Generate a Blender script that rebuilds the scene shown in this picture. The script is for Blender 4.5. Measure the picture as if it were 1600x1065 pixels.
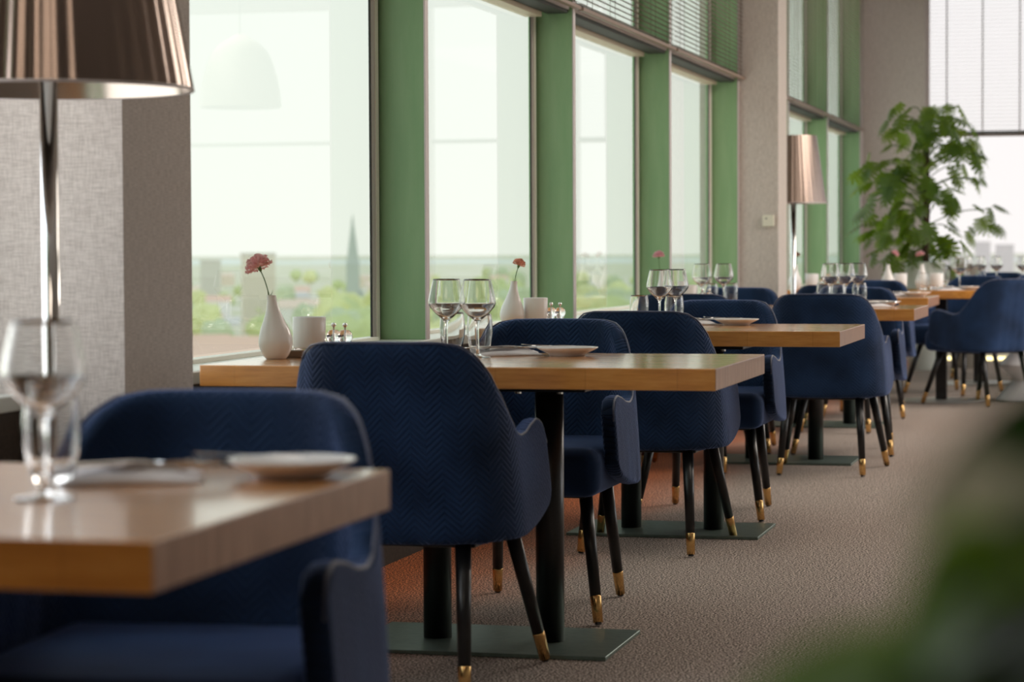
import bpy, bmesh, math, random
from mathutils import Vector, Matrix, noise
from math import sin, cos, pi, radians as R
random.seed(7)
S = bpy.context.scene
C = S.collection
for o in list(bpy.data.objects): bpy.data.objects.remove(o)

# ---------------------------------------------------------------- camera
EYE = 1.0433
YAW, PITCH, ROLL, FPX = R(14.1031), R(2.1699), R(-0.2791), 3836.74
cd = bpy.data.cameras.new('camera'); cam = bpy.data.objects.new('camera', cd); C.objects.link(cam)
fw = Vector((-sin(YAW)*cos(PITCH), cos(YAW)*cos(PITCH), -sin(PITCH)))
rt = Vector((cos(YAW), sin(YAW), 0)); up = rt.cross(fw)
r2 = rt*cos(ROLL)+up*sin(ROLL); u2 = -rt*sin(ROLL)+up*cos(ROLL)
M = Matrix((r2, u2, -fw)).transposed().to_4x4(); M.translation = Vector((0, 0, EYE))
cam.matrix_world = M
cd.sensor_width = 36; cd.lens = FPX/1600*36; cd.clip_start = 0.05; cd.clip_end = 30000
cd.dof.use_dof = True; cd.dof.focus_distance = 7.7; cd.dof.aperture_fstop = 4.6
S.camera = cam

# ---------------------------------------------------------------- world, lights, exposure
W = bpy.data.worlds.new('World'); S.world = W; W.use_nodes = True
wn, wl = W.node_tree.nodes, W.node_tree.links
bg = wn['Background']; bg.inputs['Strength'].default_value = 2.95
tc = wn.new('ShaderNodeTexCoord'); sp = wn.new('ShaderNodeSeparateXYZ'); wl.new(tc.outputs['Generated'], sp.inputs[0])
rp = wn.new('ShaderNodeValToRGB'); wl.new(sp.outputs['Z'], rp.inputs[0]); wl.new(rp.outputs[0], bg.inputs['Color'])
rp.color_ramp.elements[0].position = 0.0; rp.color_ramp.elements[0].color = (0.98, 0.965, 0.95, 1)
rp.color_ramp.elements[1].position = 0.6; rp.color_ramp.elements[1].color = (0.86, 0.93, 1.0, 1)
S.view_settings.view_transform = 'Standard'; S.view_settings.look = 'None'
S.view_settings.exposure = 0.17; S.view_settings.gamma = 1.0; S.view_settings.use_curve_mapping = False

def area(name, loc, size, power, col, rot=(0, 0, 0)):
    l = bpy.data.lights.new(name, 'AREA'); l.shape = 'RECTANGLE'; l.size, l.size_y = size
    l.energy = power; l.color = col
    o = bpy.data.objects.new(name, l); C.objects.link(o); o.location = loc; o.rotation_euler = rot; return o
area('ceiling_fill_light', (-0.4, 0.2, 3.42), (2.0, 2.0), 20, (1.0, 0.84, 0.68))  # unseen fill panels added under the ceiling to brighten the room
area('ceiling_fill_light', (0.4, 9.5, 3.42), (2.0, 4.0), 50, (1.0, 0.90, 0.78))
area('ceiling_fill_light', (2.0, 15.0, 3.42), (2.5, 5.0), 260, (1.0, 0.90, 0.80))

# ---------------------------------------------------------------- materials
def mat(name, col=(0.8, 0.8, 0.8), rough=0.5, metal=0.0, **kw):
    m = bpy.data.materials.new(name); m.use_nodes = True
    b = m.node_tree.nodes['Principled BSDF']
    b.inputs['Base Color'].default_value = (*col, 1); b.inputs['Roughness'].default_value = rough
    b.inputs['Metallic'].default_value = metal
    for k, v in kw.items():
        b.inputs[k.replace('_', ' ')].default_value = v
    return m
def nodes(m): return m.node_tree.nodes, m.node_tree.links, m.node_tree.nodes['Principled BSDF']
def ramp(n, stops):
    r = n.new('ShaderNodeValToRGB'); e = r.color_ramp.elements
    while len(e) < len(stops): e.new(0.5)
    for i, (p, c) in enumerate(stops): e[i].position = p; e[i].color = (*c, 1)
    return r
def coords(m, scale=(1, 1, 1), out='Object', rot=(0, 0, 0)):
    n, l, b = nodes(m); t = n.new('ShaderNodeTexCoord'); mp = n.new('ShaderNodeMapping')
    l.new(t.outputs[out], mp.inputs[0]); mp.inputs['Scale'].default_value = scale; mp.inputs['Rotation'].default_value = rot; return mp
def noisy(m, stops, scale=(1, 1, 1), nscale=5, detail=6, bump=0.0, out='Object', dist=0.002, rough=0.6):
    n, l, b = nodes(m); mp = coords(m, scale, out)
    t = n.new('ShaderNodeTexNoise'); t.inputs['Scale'].default_value = nscale; t.inputs['Detail'].default_value = detail
    t.inputs['Roughness'].default_value = rough
    l.new(mp.outputs[0], t.inputs['Vector']); r = ramp(n, stops); l.new(t.outputs['Fac'], r.inputs[0]); l.new(r.outputs[0], b.inputs['Base Color'])
    if bump:
        bp = n.new('ShaderNodeBump'); bp.inputs['Strength'].default_value = bump; bp.inputs['Distance'].default_value = dist
        l.new(t.outputs['Fac'], bp.inputs['Height']); l.new(bp.outputs[0], b.inputs['Normal'])
    return m

def velvet(name, base, pattern):
    m = mat(name, base, 0.8, Sheen_Weight=0.8, Sheen_Roughness=0.32)
    n, l, b = nodes(m); b.inputs['Sheen Tint'].default_value = (0.34, 0.45, 0.85, 1); b.inputs['Specular IOR Level'].default_value = 0.15
    mp = coords(m)
    t = n.new('ShaderNodeTexNoise'); t.inputs['Scale'].default_value = 5; t.inputs['Detail'].default_value = 2; l.new(mp.outputs[0], t.inputs['Vector'])
    r = ramp(n, [(0.35, tuple(c*0.6 for c in base)), (0.65, tuple(min(1, c*1.25) for c in base))]); l.new(t.outputs['Fac'], r.inputs[0])
    # herringbone quilting on the uv chart (metres)
    uv = n.new('ShaderNodeTexCoord'); s = n.new('ShaderNodeSeparateXYZ'); l.new(uv.outputs['UV'], s.inputs[0])
    pp = n.new('ShaderNodeMath'); pp.operation = 'PINGPONG'; pp.inputs[1].default_value = 0.034; l.new(s.outputs['X'], pp.inputs[0])
    ad = n.new('ShaderNodeMath'); ad.operation = 'ADD'; l.new(pp.outputs[0], ad.inputs[0]); l.new(s.outputs['Y'], ad.inputs[1])
    ml = n.new('ShaderNodeMath'); ml.operation = 'MULTIPLY'; ml.inputs[1].default_value = pi/0.0155; l.new(ad.outputs[0], ml.inputs[0])
    sn = n.new('ShaderNodeMath'); sn.operation = 'SINE'; l.new(ml.outputs[0], sn.inputs[0])
    ab = n.new('ShaderNodeMath'); ab.operation = 'ABSOLUTE'; l.new(sn.outputs[0], ab.inputs[0])
    pw = n.new('ShaderNodeMath'); pw.operation = 'POWER'; pw.inputs[1].default_value = 0.4; l.new(ab.outputs[0], pw.inputs[0])
    gm = n.new('ShaderNodeMapRange'); gm.inputs['To Min'].default_value = 1-0.6*pattern; gm.inputs['To Max'].default_value = 1+0.25*pattern; l.new(pw.outputs[0], gm.inputs[0])
    vm = n.new('ShaderNodeVectorMath'); vm.operation = 'SCALE'; l.new(r.outputs[0], vm.inputs[0]); l.new(gm.outputs[0], vm.inputs['Scale']); l.new(vm.outputs[0], b.inputs['Base Color'])
    bp = n.new('ShaderNodeBump'); bp.inputs['Strength'].default_value = pattern; bp.inputs['Distance'].default_value = 0.004
    l.new(pw.outputs[0], bp.inputs['Height']); l.new(bp.outputs[0], b.inputs['Normal'])
    return m
VEL = velvet('blue_velvet', (0.013, 0.032, 0.082), 0.62)
VELP = velvet('blue_velvet_plain', (0.014, 0.037, 0.100), 0.08)
PIPE = mat('velvet_piping', (0.03, 0.045, 0.12), 0.6, Sheen_Weight=0.8); 
BLACKLEG = mat('black_lacquer', (0.008, 0.008, 0.009), 0.32)
BRASS = mat('brass', (0.80, 0.50, 0.20), 0.22, 1.0)
STEEL = noisy(mat('mint_sheen_steel', (0.02, 0.02, 0.02), 0.40, 0.75), [(0.3, (0.17, 0.235, 0.205)), (0.7, (0.23, 0.30, 0.265))], nscale=40, bump=0.05)  # mint window reflection put into the steel's base colour
BRUSH = mat('brushed_steel', (0.70, 0.70, 0.67), 0.35, 0.6)
CHROME = mat('chrome', (0.85, 0.85, 0.85), 0.06, 1.0)

def wood(name, a, b_, c, endgrain=False):
    m = mat(name, a, 0.3); n, l, b = nodes(m); b.inputs['Coat Weight'].default_value = 1.0 if not endgrain else 0.2; b.inputs['Coat Roughness'].default_value = 0.14; b.inputs['Coat IOR'].default_value = 1.9
    mp = coords(m, (3, 30, 30) if not endgrain else (30, 45, 6))
    t = n.new('ShaderNodeTexNoise'); t.inputs['Scale'].default_value = 2.2; t.inputs['Detail'].default_value = 8; t.inputs['Roughness'].default_value = 0.65
    l.new(mp.outputs[0], t.inputs['Vector'])
    r = ramp(n, [(0.25, c), (0.5, a), (0.75, b_)]); l.new(t.outputs['Fac'], r.inputs[0])
    # staves
    mp2 = coords(m, (2.2, 18, 1)); vo = n.new('ShaderNodeTexBrick'); l.new(mp2.outputs[0], vo.inputs['Vector'])
    vo.inputs['Color1'].default_value = (1, 1, 1, 1); vo.inputs['Color2'].default_value = (0.80, 0.76, 0.72, 1); vo.inputs['Mortar'].default_value = (0.8, 0.75, 0.7, 1)
    vo.inputs['Scale'].default_value = 1; vo.inputs['Mortar Size'].default_value = 0.004
    mx = n.new('ShaderNodeMix'); mx.data_type = 'RGBA'; mx.blend_type = 'MULTIPLY'; mx.inputs[0].default_value = 0.7
    l.new(r.outputs[0], mx.inputs[6]); l.new(vo.outputs['Color'], mx.inputs[7]); l.new(mx.outputs[2], b.inputs['Base Color'])
    bp = n.new('ShaderNodeBump'); bp.inputs['Strength'].default_value = 0.08; bp.inputs['Distance'].default_value = 0.001
    l.new(t.outputs['Fac'], bp.inputs['Height']); l.new(bp.outputs[0], b.inputs['Normal']); return m
OAK = wood('oak_top', (0.70, 0.295, 0.055), (0.82, 0.40, 0.10), (0.50, 0.185, 0.03))
OAKEND = wood('oak_end_grain', (0.42, 0.21, 0.12), (0.54, 0.31, 0.19), (0.26, 0.12, 0.065), True)

def linen(name, a, b_, warmth=0):
    m = mat(name, a, 0.85); n, l, b = nodes(m)
    facs = []
    for sc in ((520, 520, 30), (40, 40, 520)):
        mp = coords(m, sc); t = n.new('ShaderNodeTexNoise'); t.inputs['Scale'].default_value = 1; t.inputs['Detail'].default_value = 3
        l.new(mp.outputs[0], t.inputs['Vector']); facs.append(t)
    ad = n.new('ShaderNodeMath'); ad.operation = 'ADD'; l.new(facs[0].outputs['Fac'], ad.inputs[0]); l.new(facs[1].outputs['Fac'], ad.inputs[1])
    ml = n.new('ShaderNodeMath'); ml.operation = 'MULTIPLY'; ml.inputs[1].default_value = 0.5; l.new(ad.outputs[0], ml.inputs[0])
    r = ramp(n, [(0.36, b_), (0.62, a)]); l.new(ml.outputs[0], r.inputs[0]); l.new(r.outputs[0], b.inputs['Base Color'])
    bp = n.new('ShaderNodeBump'); bp.inputs['Strength'].default_value = 0.35; bp.inputs['Distance'].default_value = 0.001
    l.new(ml.outputs[0], bp.inputs['Height']); l.new(bp.outputs[0], b.inputs['Normal']); return m
LINEN = linen('linen_wallcovering', (0.66, 0.60, 0.55), (0.42, 0.37, 0.335))
GREEN = noisy(mat('green_lit_fin', (0.1, 0.2, 0.1), 0.38), [(0.35, (0.225, 0.40, 0.19)), (0.65, (0.27, 0.44, 0.22))], scale=(6, 6, 0.8), nscale=3)  # green light through the glass put into the fins' own colour
ALU = mat('brushed_aluminium', (0.60, 0.54, 0.53), 0.4, 0.25)
CREAM = mat('cream_frame_profile', (0.86, 0.84, 0.74), 0.4)
GASK = mat('dark_gasket', (0.035, 0.04, 0.035), 0.6)
BEIGE = mat('beige_transom', (0.62, 0.52, 0.38), 0.4, 0.3)
SILL = mat('white_sill', (0.72, 0.76, 0.70), 0.25)
WHITE = mat('white_ceramic', (0.82, 0.81, 0.80), 0.18)
PLASTER = noisy(mat('painted_plaster', (0.7, 0.7, 0.67), 0.7), [(0.3, (0.62, 0.61, 0.58)), (0.7, (0.68, 0.67, 0.64))], nscale=3)
DARKW = noisy(mat('dark_plinth_board', (0.05, 0.04, 0.03), 0.8), [(0.3, (0.035, 0.026, 0.018)), (0.7, (0.07, 0.05, 0.035))], nscale=120)
CEIL = mat('ceiling_paint', (0.62, 0.60, 0.57), 0.8)
NAP = noisy(mat('napkin_cotton', (0.8, 0.78, 0.8), 0.85), [(0.3, (0.72, 0.69, 0.71)), (0.7, (0.82, 0.80, 0.81))], nscale=30)
LED = mat('led_strip_glow', (1, 0.9, 0.5), 0.5); LED.node_tree.nodes['Principled BSDF'].inputs['Emission Color'].default_value = (1, 0.86, 0.42, 1); LED.node_tree.nodes['Principled BSDF'].inputs['Emission Strength'].default_value = 2.2

def glassy(name, col=(1, 1, 1), ior=1.46, rough=0.0):
    return mat(name, col, rough, Transmission_Weight=1.0, IOR=ior)
GLASS = glassy('clear_drinking_glass', (0.97, 0.98, 0.98))
WATER = glassy('glass_water', (0.98, 0.99, 0.99), 1.33)

def pane(name, tint, refl=1.0):
    m = bpy.data.materials.new(name); m.use_nodes = True; n, l = m.node_tree.nodes, m.node_tree.links; n.clear()
    o = n.new('ShaderNodeOutputMaterial'); t = n.new('ShaderNodeBsdfTransparent'); t.inputs[0].default_value = (*tint, 1)
    g = n.new('ShaderNodeBsdfGlossy'); g.inputs['Roughness'].default_value = 0.0; g.inputs['Color'].default_value = (refl, refl, refl, 1)
    f = n.new('ShaderNodeFresnel'); f.inputs['IOR'].default_value = 1.27
    mx = n.new('ShaderNodeMixShader'); l.new(f.outputs[0], mx.inputs[0]); l.new(t.outputs[0], mx.inputs[1]); l.new(g.outputs[0], mx.inputs[2]); l.new(mx.outputs[0], o.inputs[0]); return m
PANE = pane('green_solar_glass', (0.295, 0.318, 0.288))
PANEF = pane('grey_solar_glass', (0.315, 0.306, 0.306))
PANEC = pane('clear_window_glass', (0.9, 0.9, 0.9))

# carpet
CARPET = mat('carpet', (0.12, 0.1, 0.085), 0.95)
n, l, b = nodes(CARPET); mp = coords(CARPET)
t1 = n.new('ShaderNodeTexNoise'); t1.inputs['Scale'].default_value = 170; t1.inputs['Detail'].default_value = 4; l.new(mp.outputs[0], t1.inputs['Vector'])
r1 = ramp(n, [(0.42, (0.02, 0.014, 0.012)), (0.5, (0.22, 0.175, 0.148)), (0.58, (0.75, 0.62, 0.54))]); l.new(t1.outputs['Fac'], r1.inputs[0])
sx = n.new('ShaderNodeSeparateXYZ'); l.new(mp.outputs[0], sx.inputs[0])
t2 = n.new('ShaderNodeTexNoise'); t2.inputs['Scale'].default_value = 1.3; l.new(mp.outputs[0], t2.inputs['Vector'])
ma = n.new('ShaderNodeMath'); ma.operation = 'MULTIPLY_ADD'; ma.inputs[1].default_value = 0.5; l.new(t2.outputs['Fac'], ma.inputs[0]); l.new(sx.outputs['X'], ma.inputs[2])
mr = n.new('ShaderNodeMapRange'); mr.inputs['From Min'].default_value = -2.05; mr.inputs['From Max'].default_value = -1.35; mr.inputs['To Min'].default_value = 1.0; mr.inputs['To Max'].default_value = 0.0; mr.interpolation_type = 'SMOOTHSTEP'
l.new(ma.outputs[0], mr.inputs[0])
mx = n.new('ShaderNodeMix'); mx.data_type = 'RGBA'; mx.blend_type = 'MULTIPLY'; mx.inputs[7].default_value = (1.7, 0.62, 0.26, 1)  # orange glow on the floor by the windows, painted into the carpet
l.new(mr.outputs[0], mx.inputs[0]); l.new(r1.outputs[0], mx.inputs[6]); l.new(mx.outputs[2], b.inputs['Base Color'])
bp = n.new('ShaderNodeBump'); bp.inputs['Strength'].default_value = 0.7; bp.inputs['Distance'].default_value = 0.004; l.new(t1.outputs['Fac'], bp.inputs['Height']); l.new(bp.outputs[0], b.inputs['Normal'])

# ---------------------------------------------------------------- mesh helpers
def link(name, bm, m, parent=None, smooth=False, loc=None):
    me = bpy.data.meshes.new(name); bm.normal_update(); bm.to_mesh(me); bm.free()
    for mm in (m if isinstance(m, (list, tuple)) else [m]): me.materials.append(mm)
    if smooth: me.polygons.foreach_set('use_smooth', [True]*len(me.polygons))
    o = bpy.data.objects.new(name, me); C.objects.link(o)
    if parent: o.parent = parent
    if loc: o.location = loc
    return o
def box(bm, x0, x1, y0, y1, z0, z1, bev=0.0, seg=2, mi=0):
    g = bmesh.ops.create_cube(bm, size=1.0)
    for v in g['verts']:
        v.co = Vector(((x0+x1)/2+v.co.x*(x1-x0), (y0+y1)/2+v.co.y*(y1-y0), (z0+z1)/2+v.co.z*(z1-z0)))
    fs = {f for v in g['verts'] for f in v.link_faces}
    for f in fs: f.material_index = mi
    if bev:
        es = list({e for v in g['verts'] for e in v.link_edges})
        bmesh.ops.bevel(bm, geom=es, offset=bev, segments=seg, affect='EDGES', profile=0.5)
    return g
def tube(bm, pts, rad, seg=10, caps=True, close=False):
    pts = [Vector(p) for p in pts]; rs = rad if isinstance(rad, (list, tuple)) else [rad]*len(pts)
    rings = []; prev = None
    for i, p in enumerate(pts):
        a = pts[i-1] if (i > 0 or close) else p; b_ = pts[(i+1) % len(pts)] if (i < len(pts)-1 or close) else p
        d = (b_-a).normalized() if (b_-a).length > 1e-9 else Vector((0, 0, 1))
        if prev is None:
            x = d.orthogonal().normalized()
        else:
            x = (prev - d*prev.dot(d)).normalized()
        prev = x; y = d.cross(x)
        rings.append([bm.verts.new(p+(x*cos(2*pi*k/seg)+y*sin(2*pi*k/seg))*rs[i]) for k in range(seg)])
    m_ = len(rings)
    for i in range(m_ if close else m_-1):
        A, B = rings[i], rings[(i+1) % m_]
        for k in range(seg): bm.faces.new((A[k], A[(k+1) % seg], B[(k+1) % seg], B[k]))
    if caps and not close: bm.faces.new(rings[0][::-1]); bm.faces.new(rings[-1])
def lathe(bm, prof, seg=32, cx=0, cy=0, z0=0, bend=None):
    rings = []
    for r, z in prof:
        ox, oy = bend(z) if bend else (0, 0)
        if r < 1e-6: rings.append([bm.verts.new((cx+ox, cy+oy, z0+z))])
        else: rings.append([bm.verts.new((cx+ox+r*cos(2*pi*k/seg), cy+oy+r*sin(2*pi*k/seg), z0+z)) for k in range(seg)])
    for A, B in zip(rings, rings[1:]):
        for k in range(seg):
            k2 = (k+1) % seg
            if len(A) == 1 and len(B) == 1: continue
            if len(A) == 1: bm.faces.new((A[0], B[k2], B[k]))
            elif len(B) == 1: bm.faces.new((A[k], A[k2], B[0]))
            else: bm.faces.new((A[k], A[k2], B[k2], B[k]))
def spline(pts, sub=5):
    out = []
    P = [pts[0]]+list(pts)+[pts[-1]]
    for i in range(1, len(P)-2):
        for s in range(sub):
            t = s/sub; a, b_, c, d = P[i-1], P[i], P[i+1], P[i+2]
            out.append(tuple(0.5*((2*b_[k])+(-a[k]+c[k])*t+(2*a[k]-5*b_[k]+4*c[k]-d[k])*t*t+(-a[k]+3*b_[k]-3*c[k]+d[k])*t**3) for k in range(len(b_))))
    out.append(tuple(pts[-1])); return out
NB = bmesh.new
def one(name, m, parent=None, smooth=False, **k):
    bm = NB(); box(bm, *k['b'], k.get('bev', 0)); return link(name, bm, m, parent, smooth)
def thing(name, label, cat, loc=(0, 0, 0), rz=0, group=None):
    o = bpy.data.objects.new(name, None); C.objects.link(o); o.empty_display_size = 0.05
    o.location = loc; o.rotation_euler = (0, 0, rz); o['label'] = label; o['category'] = cat
    if group: o['group'] = group
    return o
def tag(o, label, cat, group=None):
    o['label'] = label; o['category'] = cat
    if group: o['group'] = group
    return o
def struct(o, label=None):
    o['kind'] = 'structure'
    if label: o['label'] = label
    return o
def dup(o, loc=None, rz=None, label=None, group=None, parent=None):
    c = o.copy(); C.objects.link(c)
    if parent is not None: c.parent = parent
    if loc is not None: c.location = loc
    if rz is not None: c.rotation_euler = (0, 0, rz)
    if label: c['label'] = label
    if group: c['group'] = group
    for ch in list(KIDS.get(o, [])) or [q for q in o.children]: dup(ch, parent=c)
    return c
KIDS = {}

# ---------------------------------------------------------------- room shell
XW, XG = -2.37, -2.545            # inner line of the fins, plane of the glass
YB, YF = -4.0, 22.7; XR = 6.0; ZC = 3.5
struct(one('floor', CARPET, b=(XW-0.3, XR+0.2, YB-0.2, YF+0.2, -0.12, 0.0)), 'brown speckled carpet floor, orange glow painted in along the window wall')
struct(one('ceiling', CEIL, b=(XW-0.4, XR+0.2, YB-0.2, YF+0.2, ZC, ZC+0.15)))
struct(one('wall_back', PLASTER, b=(XW-0.4, XR+0.2, YB-0.2, YB, 0, ZC)))
# left wall: low parapet with sill, header
struct(one('wall_left', DARKW, b=(XW-0.02-0.25, XW, YB, YF, 0.0, 0.69)), 'dark low wall under the windows')
struct(one('wall_left_blocker', PLASTER, b=(XW-0.31, XW+0.006, YB, 2.24, 0.73, ZC)))  # unseen wall, lengthened to keep window light off the nearest table
struct(one('trim_1', SILL, b=(XW-0.30, XW+0.004, YB, YF, 0.69, 0.726), bev=0.004), 'white window sill above the low wall')
struct(one('wall_left_header', PLASTER, b=(XW-0.3, XW-0.1, YB, YF, 3.38, ZC)))
# fins
fins = [2.25, 3.52, 5.87, 8.22, 10.57, 12.91, 15.26, 17.6, 19.95, 22.46]
ti = 2
for k, y in enumerate(fins):
    w = 0.03 if k < len(fins)-1 else 0.24
    e = bpy.data.objects.new('trim_%d' % ti, None); C.objects.link(e); e.location = (0, y, 0); struct(e, 'window fin with green window light in its colour'); ti += 1
    bm = NB(); box(bm, XG-0.03, XW-0.006, 0, w, 0.726, 3.38, 0.002); link('fin', bm, GREEN, e)
    bm = NB(); box(bm, XW-0.006, XW, -0.004, w+0.008, 0.726, 3.38, 0.0015)
    f = link('end_cap', bm, ALU, e); f['label'] = 'pale metal end cap'
# windows: frame profiles and panes between fins
wi = 1
for k in range(len(fins)-1):
    PN = PANEC if k <= 1 else PANE  # clearer glass in the unseen near bays, added to brighten the near column
    y0, y1 = fins[k]+0.03, fins[k+1]
    if abs(fins[k]-3.52) < 0.01: y1 = 4.985
    e = bpy.data.objects.new('window_%d' % wi, None); C.objects.link(e); e.location = (XG, y0, 0.726); struct(e, 'window bay, green tinted past the near column'); wi += 1
    H = 3.38-0.726; L = y1-y0
    # jamb profiles on both sides (several nested strips)
    for s, ya in ((0, 0.0), (1, L)):
        sg = 1 if s == 0 else -1
        for a, b_, xo, mm, nm in ((0, 0.018, 0.006, GASK, 'gasket'), (0.018, 0.052, 0.010, CREAM, 'frame'), (0.052, 0.085, 0.006, ALU, 'frame_lip'), (0.085, 0.095, 0.003, GASK, 'gasket')):
            bm = NB(); yy = sorted((ya+sg*a, ya+sg*b_)); box(bm, -0.002, xo, yy[0], yy[1], 0, H, 0.001); link(nm, bm, mm, e)
    # transom: beige soffit profile and dark beam
    bm = NB(); box(bm, -0.02, 0.055, 0.095, L-0.095, 1.325, 1.36, 0.002); link('transom', bm, BEIGE, e)
    bm = NB(); box(bm, 0.055, 0.15, 0.002, L-0.002, 1.345, 1.41, 0.004); link('transom_beam', bm, GASK, e)
    bm = NB(); box(bm, 0.151, 0.157, 0.002, L-0.002, 1.36, 1.385, 0.001); link('beam_strip', bm, ALU, e)
    bm = NB(); box(bm, -0.02, 0.03, 0.095, L-0.095, 0.0, 0.012, 0.001); link('bottom_rail', bm, CREAM, e)
    bm = NB(); vs = [bm.verts.new(p) for p in ((0, 0.09, 0.01), (0, L-0.09, 0.01), (0, L-0.09, 1.33), (0, 0.09, 1.33))]; bm.faces.new(vs); link('pane', bm, PN, e)
    bm = NB(); vs = [bm.verts.new(p) for p in ((0, 0.09, 1.36), (0, L-0.09, 1.36), (0, L-0.09, H), (0, 0.09, H))]; bm.faces.new(vs); link('pane', bm, PN, e)
# columns
def column(name, x0, x1, y0, y1, lab):
    return struct(one(name, LINEN, b=(x0, x1, y0, y1, 0, ZC)), lab)
column('wall_column_near', -2.62, -2.125, 4.987, 5.39, 'linen clad square column at the left')
colr = column('wall_column_middle', -2.62, -2.125, 15.297, 15.70, 'linen clad square column between the window bays')
column('wall_column_far', -2.37, -1.81, YF-0.001, YF+0.35, 'linen clad pier in the far corner')
# far wall : low parapet, windows, piers
struct(one('wall_far', PLASTER, b=(-1.81, XR, YF-0.02, YF+0.28, 0, 0.74)), 'pale low wall under the far windows')
struct(one('wall_far_header', PLASTER, b=(-1.81, XR, YF, YF+0.3, 3.38, ZC)))
piers = [(0.0, 0.7), (1.45, 2.3), (4.2, 6.0)]
for a, b_ in piers:
    struct(one('wall_far_pier', LINEN, b=(a, b_, YF-0.02, YF+0.3, 0.74, 3.38)))
for a, b_ in ((-1.81, 0.0), (0.7, 1.45), (2.3, 4.2)):
    e = bpy.data.objects.new('window_%d' % wi, None); C.objects.link(e); e.location = (a, YF+0.06, 0.74); struct(e, 'bright far window'); wi += 1
    L = b_-a; H = 2.64
    for x0, x1, z0, z1 in ((0, 0.035, 0, H), (L-0.035, L, 0, H), (0.035, L-0.035, 0, 0.03), (0.035, L-0.035, H-0.03, H), (0.035, L-0.035, 1.31, 1.345)):
        bm = NB(); box(bm, x0, x1, 0, 0.06, z0, z1, 0.002); link('frame', bm, GASK if z0 > 1 and z1 < 2 else ALU, e)
    for z0, z1 in ((0.03, 1.31), (1.345, H-0.03)):
        bm = NB(); vs = [bm.verts.new(p) for p in ((0.03, 0.03, z0), (L-0.03, 0.03, z0), (L-0.03, 0.03, z1), (0.03, 0.03, z1))]; bm.faces.new(vs); link('pane', bm, PANEF, e)
# right wall with clear windows (out of frame, lights the room)
struct(one('wall_right', PLASTER, b=(XR, XR+0.2, YB, YF, 0, 0.5)))
struct(one('wall_right_header', PLASTER, b=(XR, XR+0.2, YB, YF, 3.1, ZC)))
struct(one('wall_right_front', PLASTER, b=(XR, XR+0.2, YB, 10.0, 0.5, 3.1)))  # unseen stretch closed up to keep side light off the near end
y = 10.0
while y < YF:
    struct(one('wall_right_pier', PLASTER, b=(XR, XR+0.2, y, y+0.5, 0.5, 3.1)))
    e = bpy.data.objects.new('window_%d' % wi, None); C.objects.link(e); e.location = (XR+0.1, y+0.5, 0.5); struct(e); wi += 1
    L = min(2.8, YF-y-0.5); 
    if L > 0.2:
        bm = NB(); vs = [bm.verts.new(p) for p in ((0, 0, 0), (0, L, 0), (0, L, 2.6), (0, 0, 2.6))]; bm.faces.new(vs); link('pane', bm, PANEC, e)
        bm = NB(); box(bm, -0.03, 0.03, L/2-0.03, L/2+0.03, 0, 2.6); link('mullion', bm, ALU, e)
    y += 3.3

# ---------------------------------------------------------------- venetian blinds
SLAT = mat('blind_slat_bronze', (0.30, 0.22, 0.16), 0.45, 0.2)
SLATW = mat('blind_slat_white', (0.86, 0.85, 0.84), 0.5, Transmission_Weight=0.0)
n, l, b = nodes(SLATW); tr = n.new('ShaderNodeBsdfTranslucent'); tr.inputs[0].default_value = (0.9, 0.88, 0.87, 1); mxs = n.new('ShaderNodeMixShader'); mxs.inputs[0].default_value = 0.5
l.new(b.outputs[0], mxs.inputs[1]); l.new(tr.outputs[0], mxs.inputs[2]); l.new(mxs.outputs[0], n['Material Output'].inputs[0])
CORD = mat('blind_cord', (0.10, 0.085, 0.05), 0.8)
RAIL = mat('blind_rail_brown', (0.25, 0.17, 0.13), 0.45)
def slat_mesh(L, w, tilt, axis):
    bm = NB(); n_ = 4; pr = []
    for i in range(n_+1):
        t = -1+2*i/n_; x = t*w/2; z = 0.0022*(1-t*t); pr.append((x*cos(tilt)-z*sin(tilt), x*sin(tilt)+z*cos(tilt)))
    for dz in (0.0003, -0.0003):
        A = [bm.verts.new((x, 0, z+dz)) if axis == 'y' else bm.verts.new((0, x, z+dz)) for x, z in pr]
        B = [bm.verts.new((x, L, z+dz)) if axis == 'y' else bm.verts.new((L, x, z+dz)) for x, z in pr]
        for i in range(n_): bm.faces.new((A[i], A[i+1], B[i+1], B[i]))
    me = bpy.data.meshes.new('slat'); bm.to_mesh(me); bm.free(); return me
def blind(loc, L, z0, z1, pitch, w, tilt, axis, sm, label, cords, group, cr=0.0013, railm=RAIL):
    e = thing('venetian_blind', label, 'blind', loc, 0, group)
    me = slat_mesh(L, w, tilt, axis); me.materials.append(sm)
    z = z0+0.03; k = 0
    while z < z1-0.04:
        o = bpy.data.objects.new('slat', me); C.objects.link(o); o.parent = e; o.location = (0, 0, z); z += pitch
    def bx(x0, x1, y0, y1, za, zb, nm, mm, bev=0.002):
        bm = NB()
        if axis == 'y': box(bm, x0, x1, y0, y1, za, zb, bev)
        else: box(bm, y0, y1, x0, x1, za, zb, bev)
        link(nm, bm, mm, e)
    bx(-0.013, 0.013, 0, L, z0, z0+0.016, 'bottom_rail', railm); bx(-0.02, 0.02, 0, L, z1-0.035, z1, 'head_rail', railm)
    for c in cords:
        for s in (-1, 1):
            bm = NB(); p = (s*w*0.48, c, 0) if axis == 'y' else (c, s*w*0.48, 0)
            tube(bm, [(p[0], p[1], z0+0.01), (p[0], p[1], z1-0.02)], cr, 5); link('cord', bm, CORD, e)
    return e
bays = list(zip(fins[:-1], fins[1:]))
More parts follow.
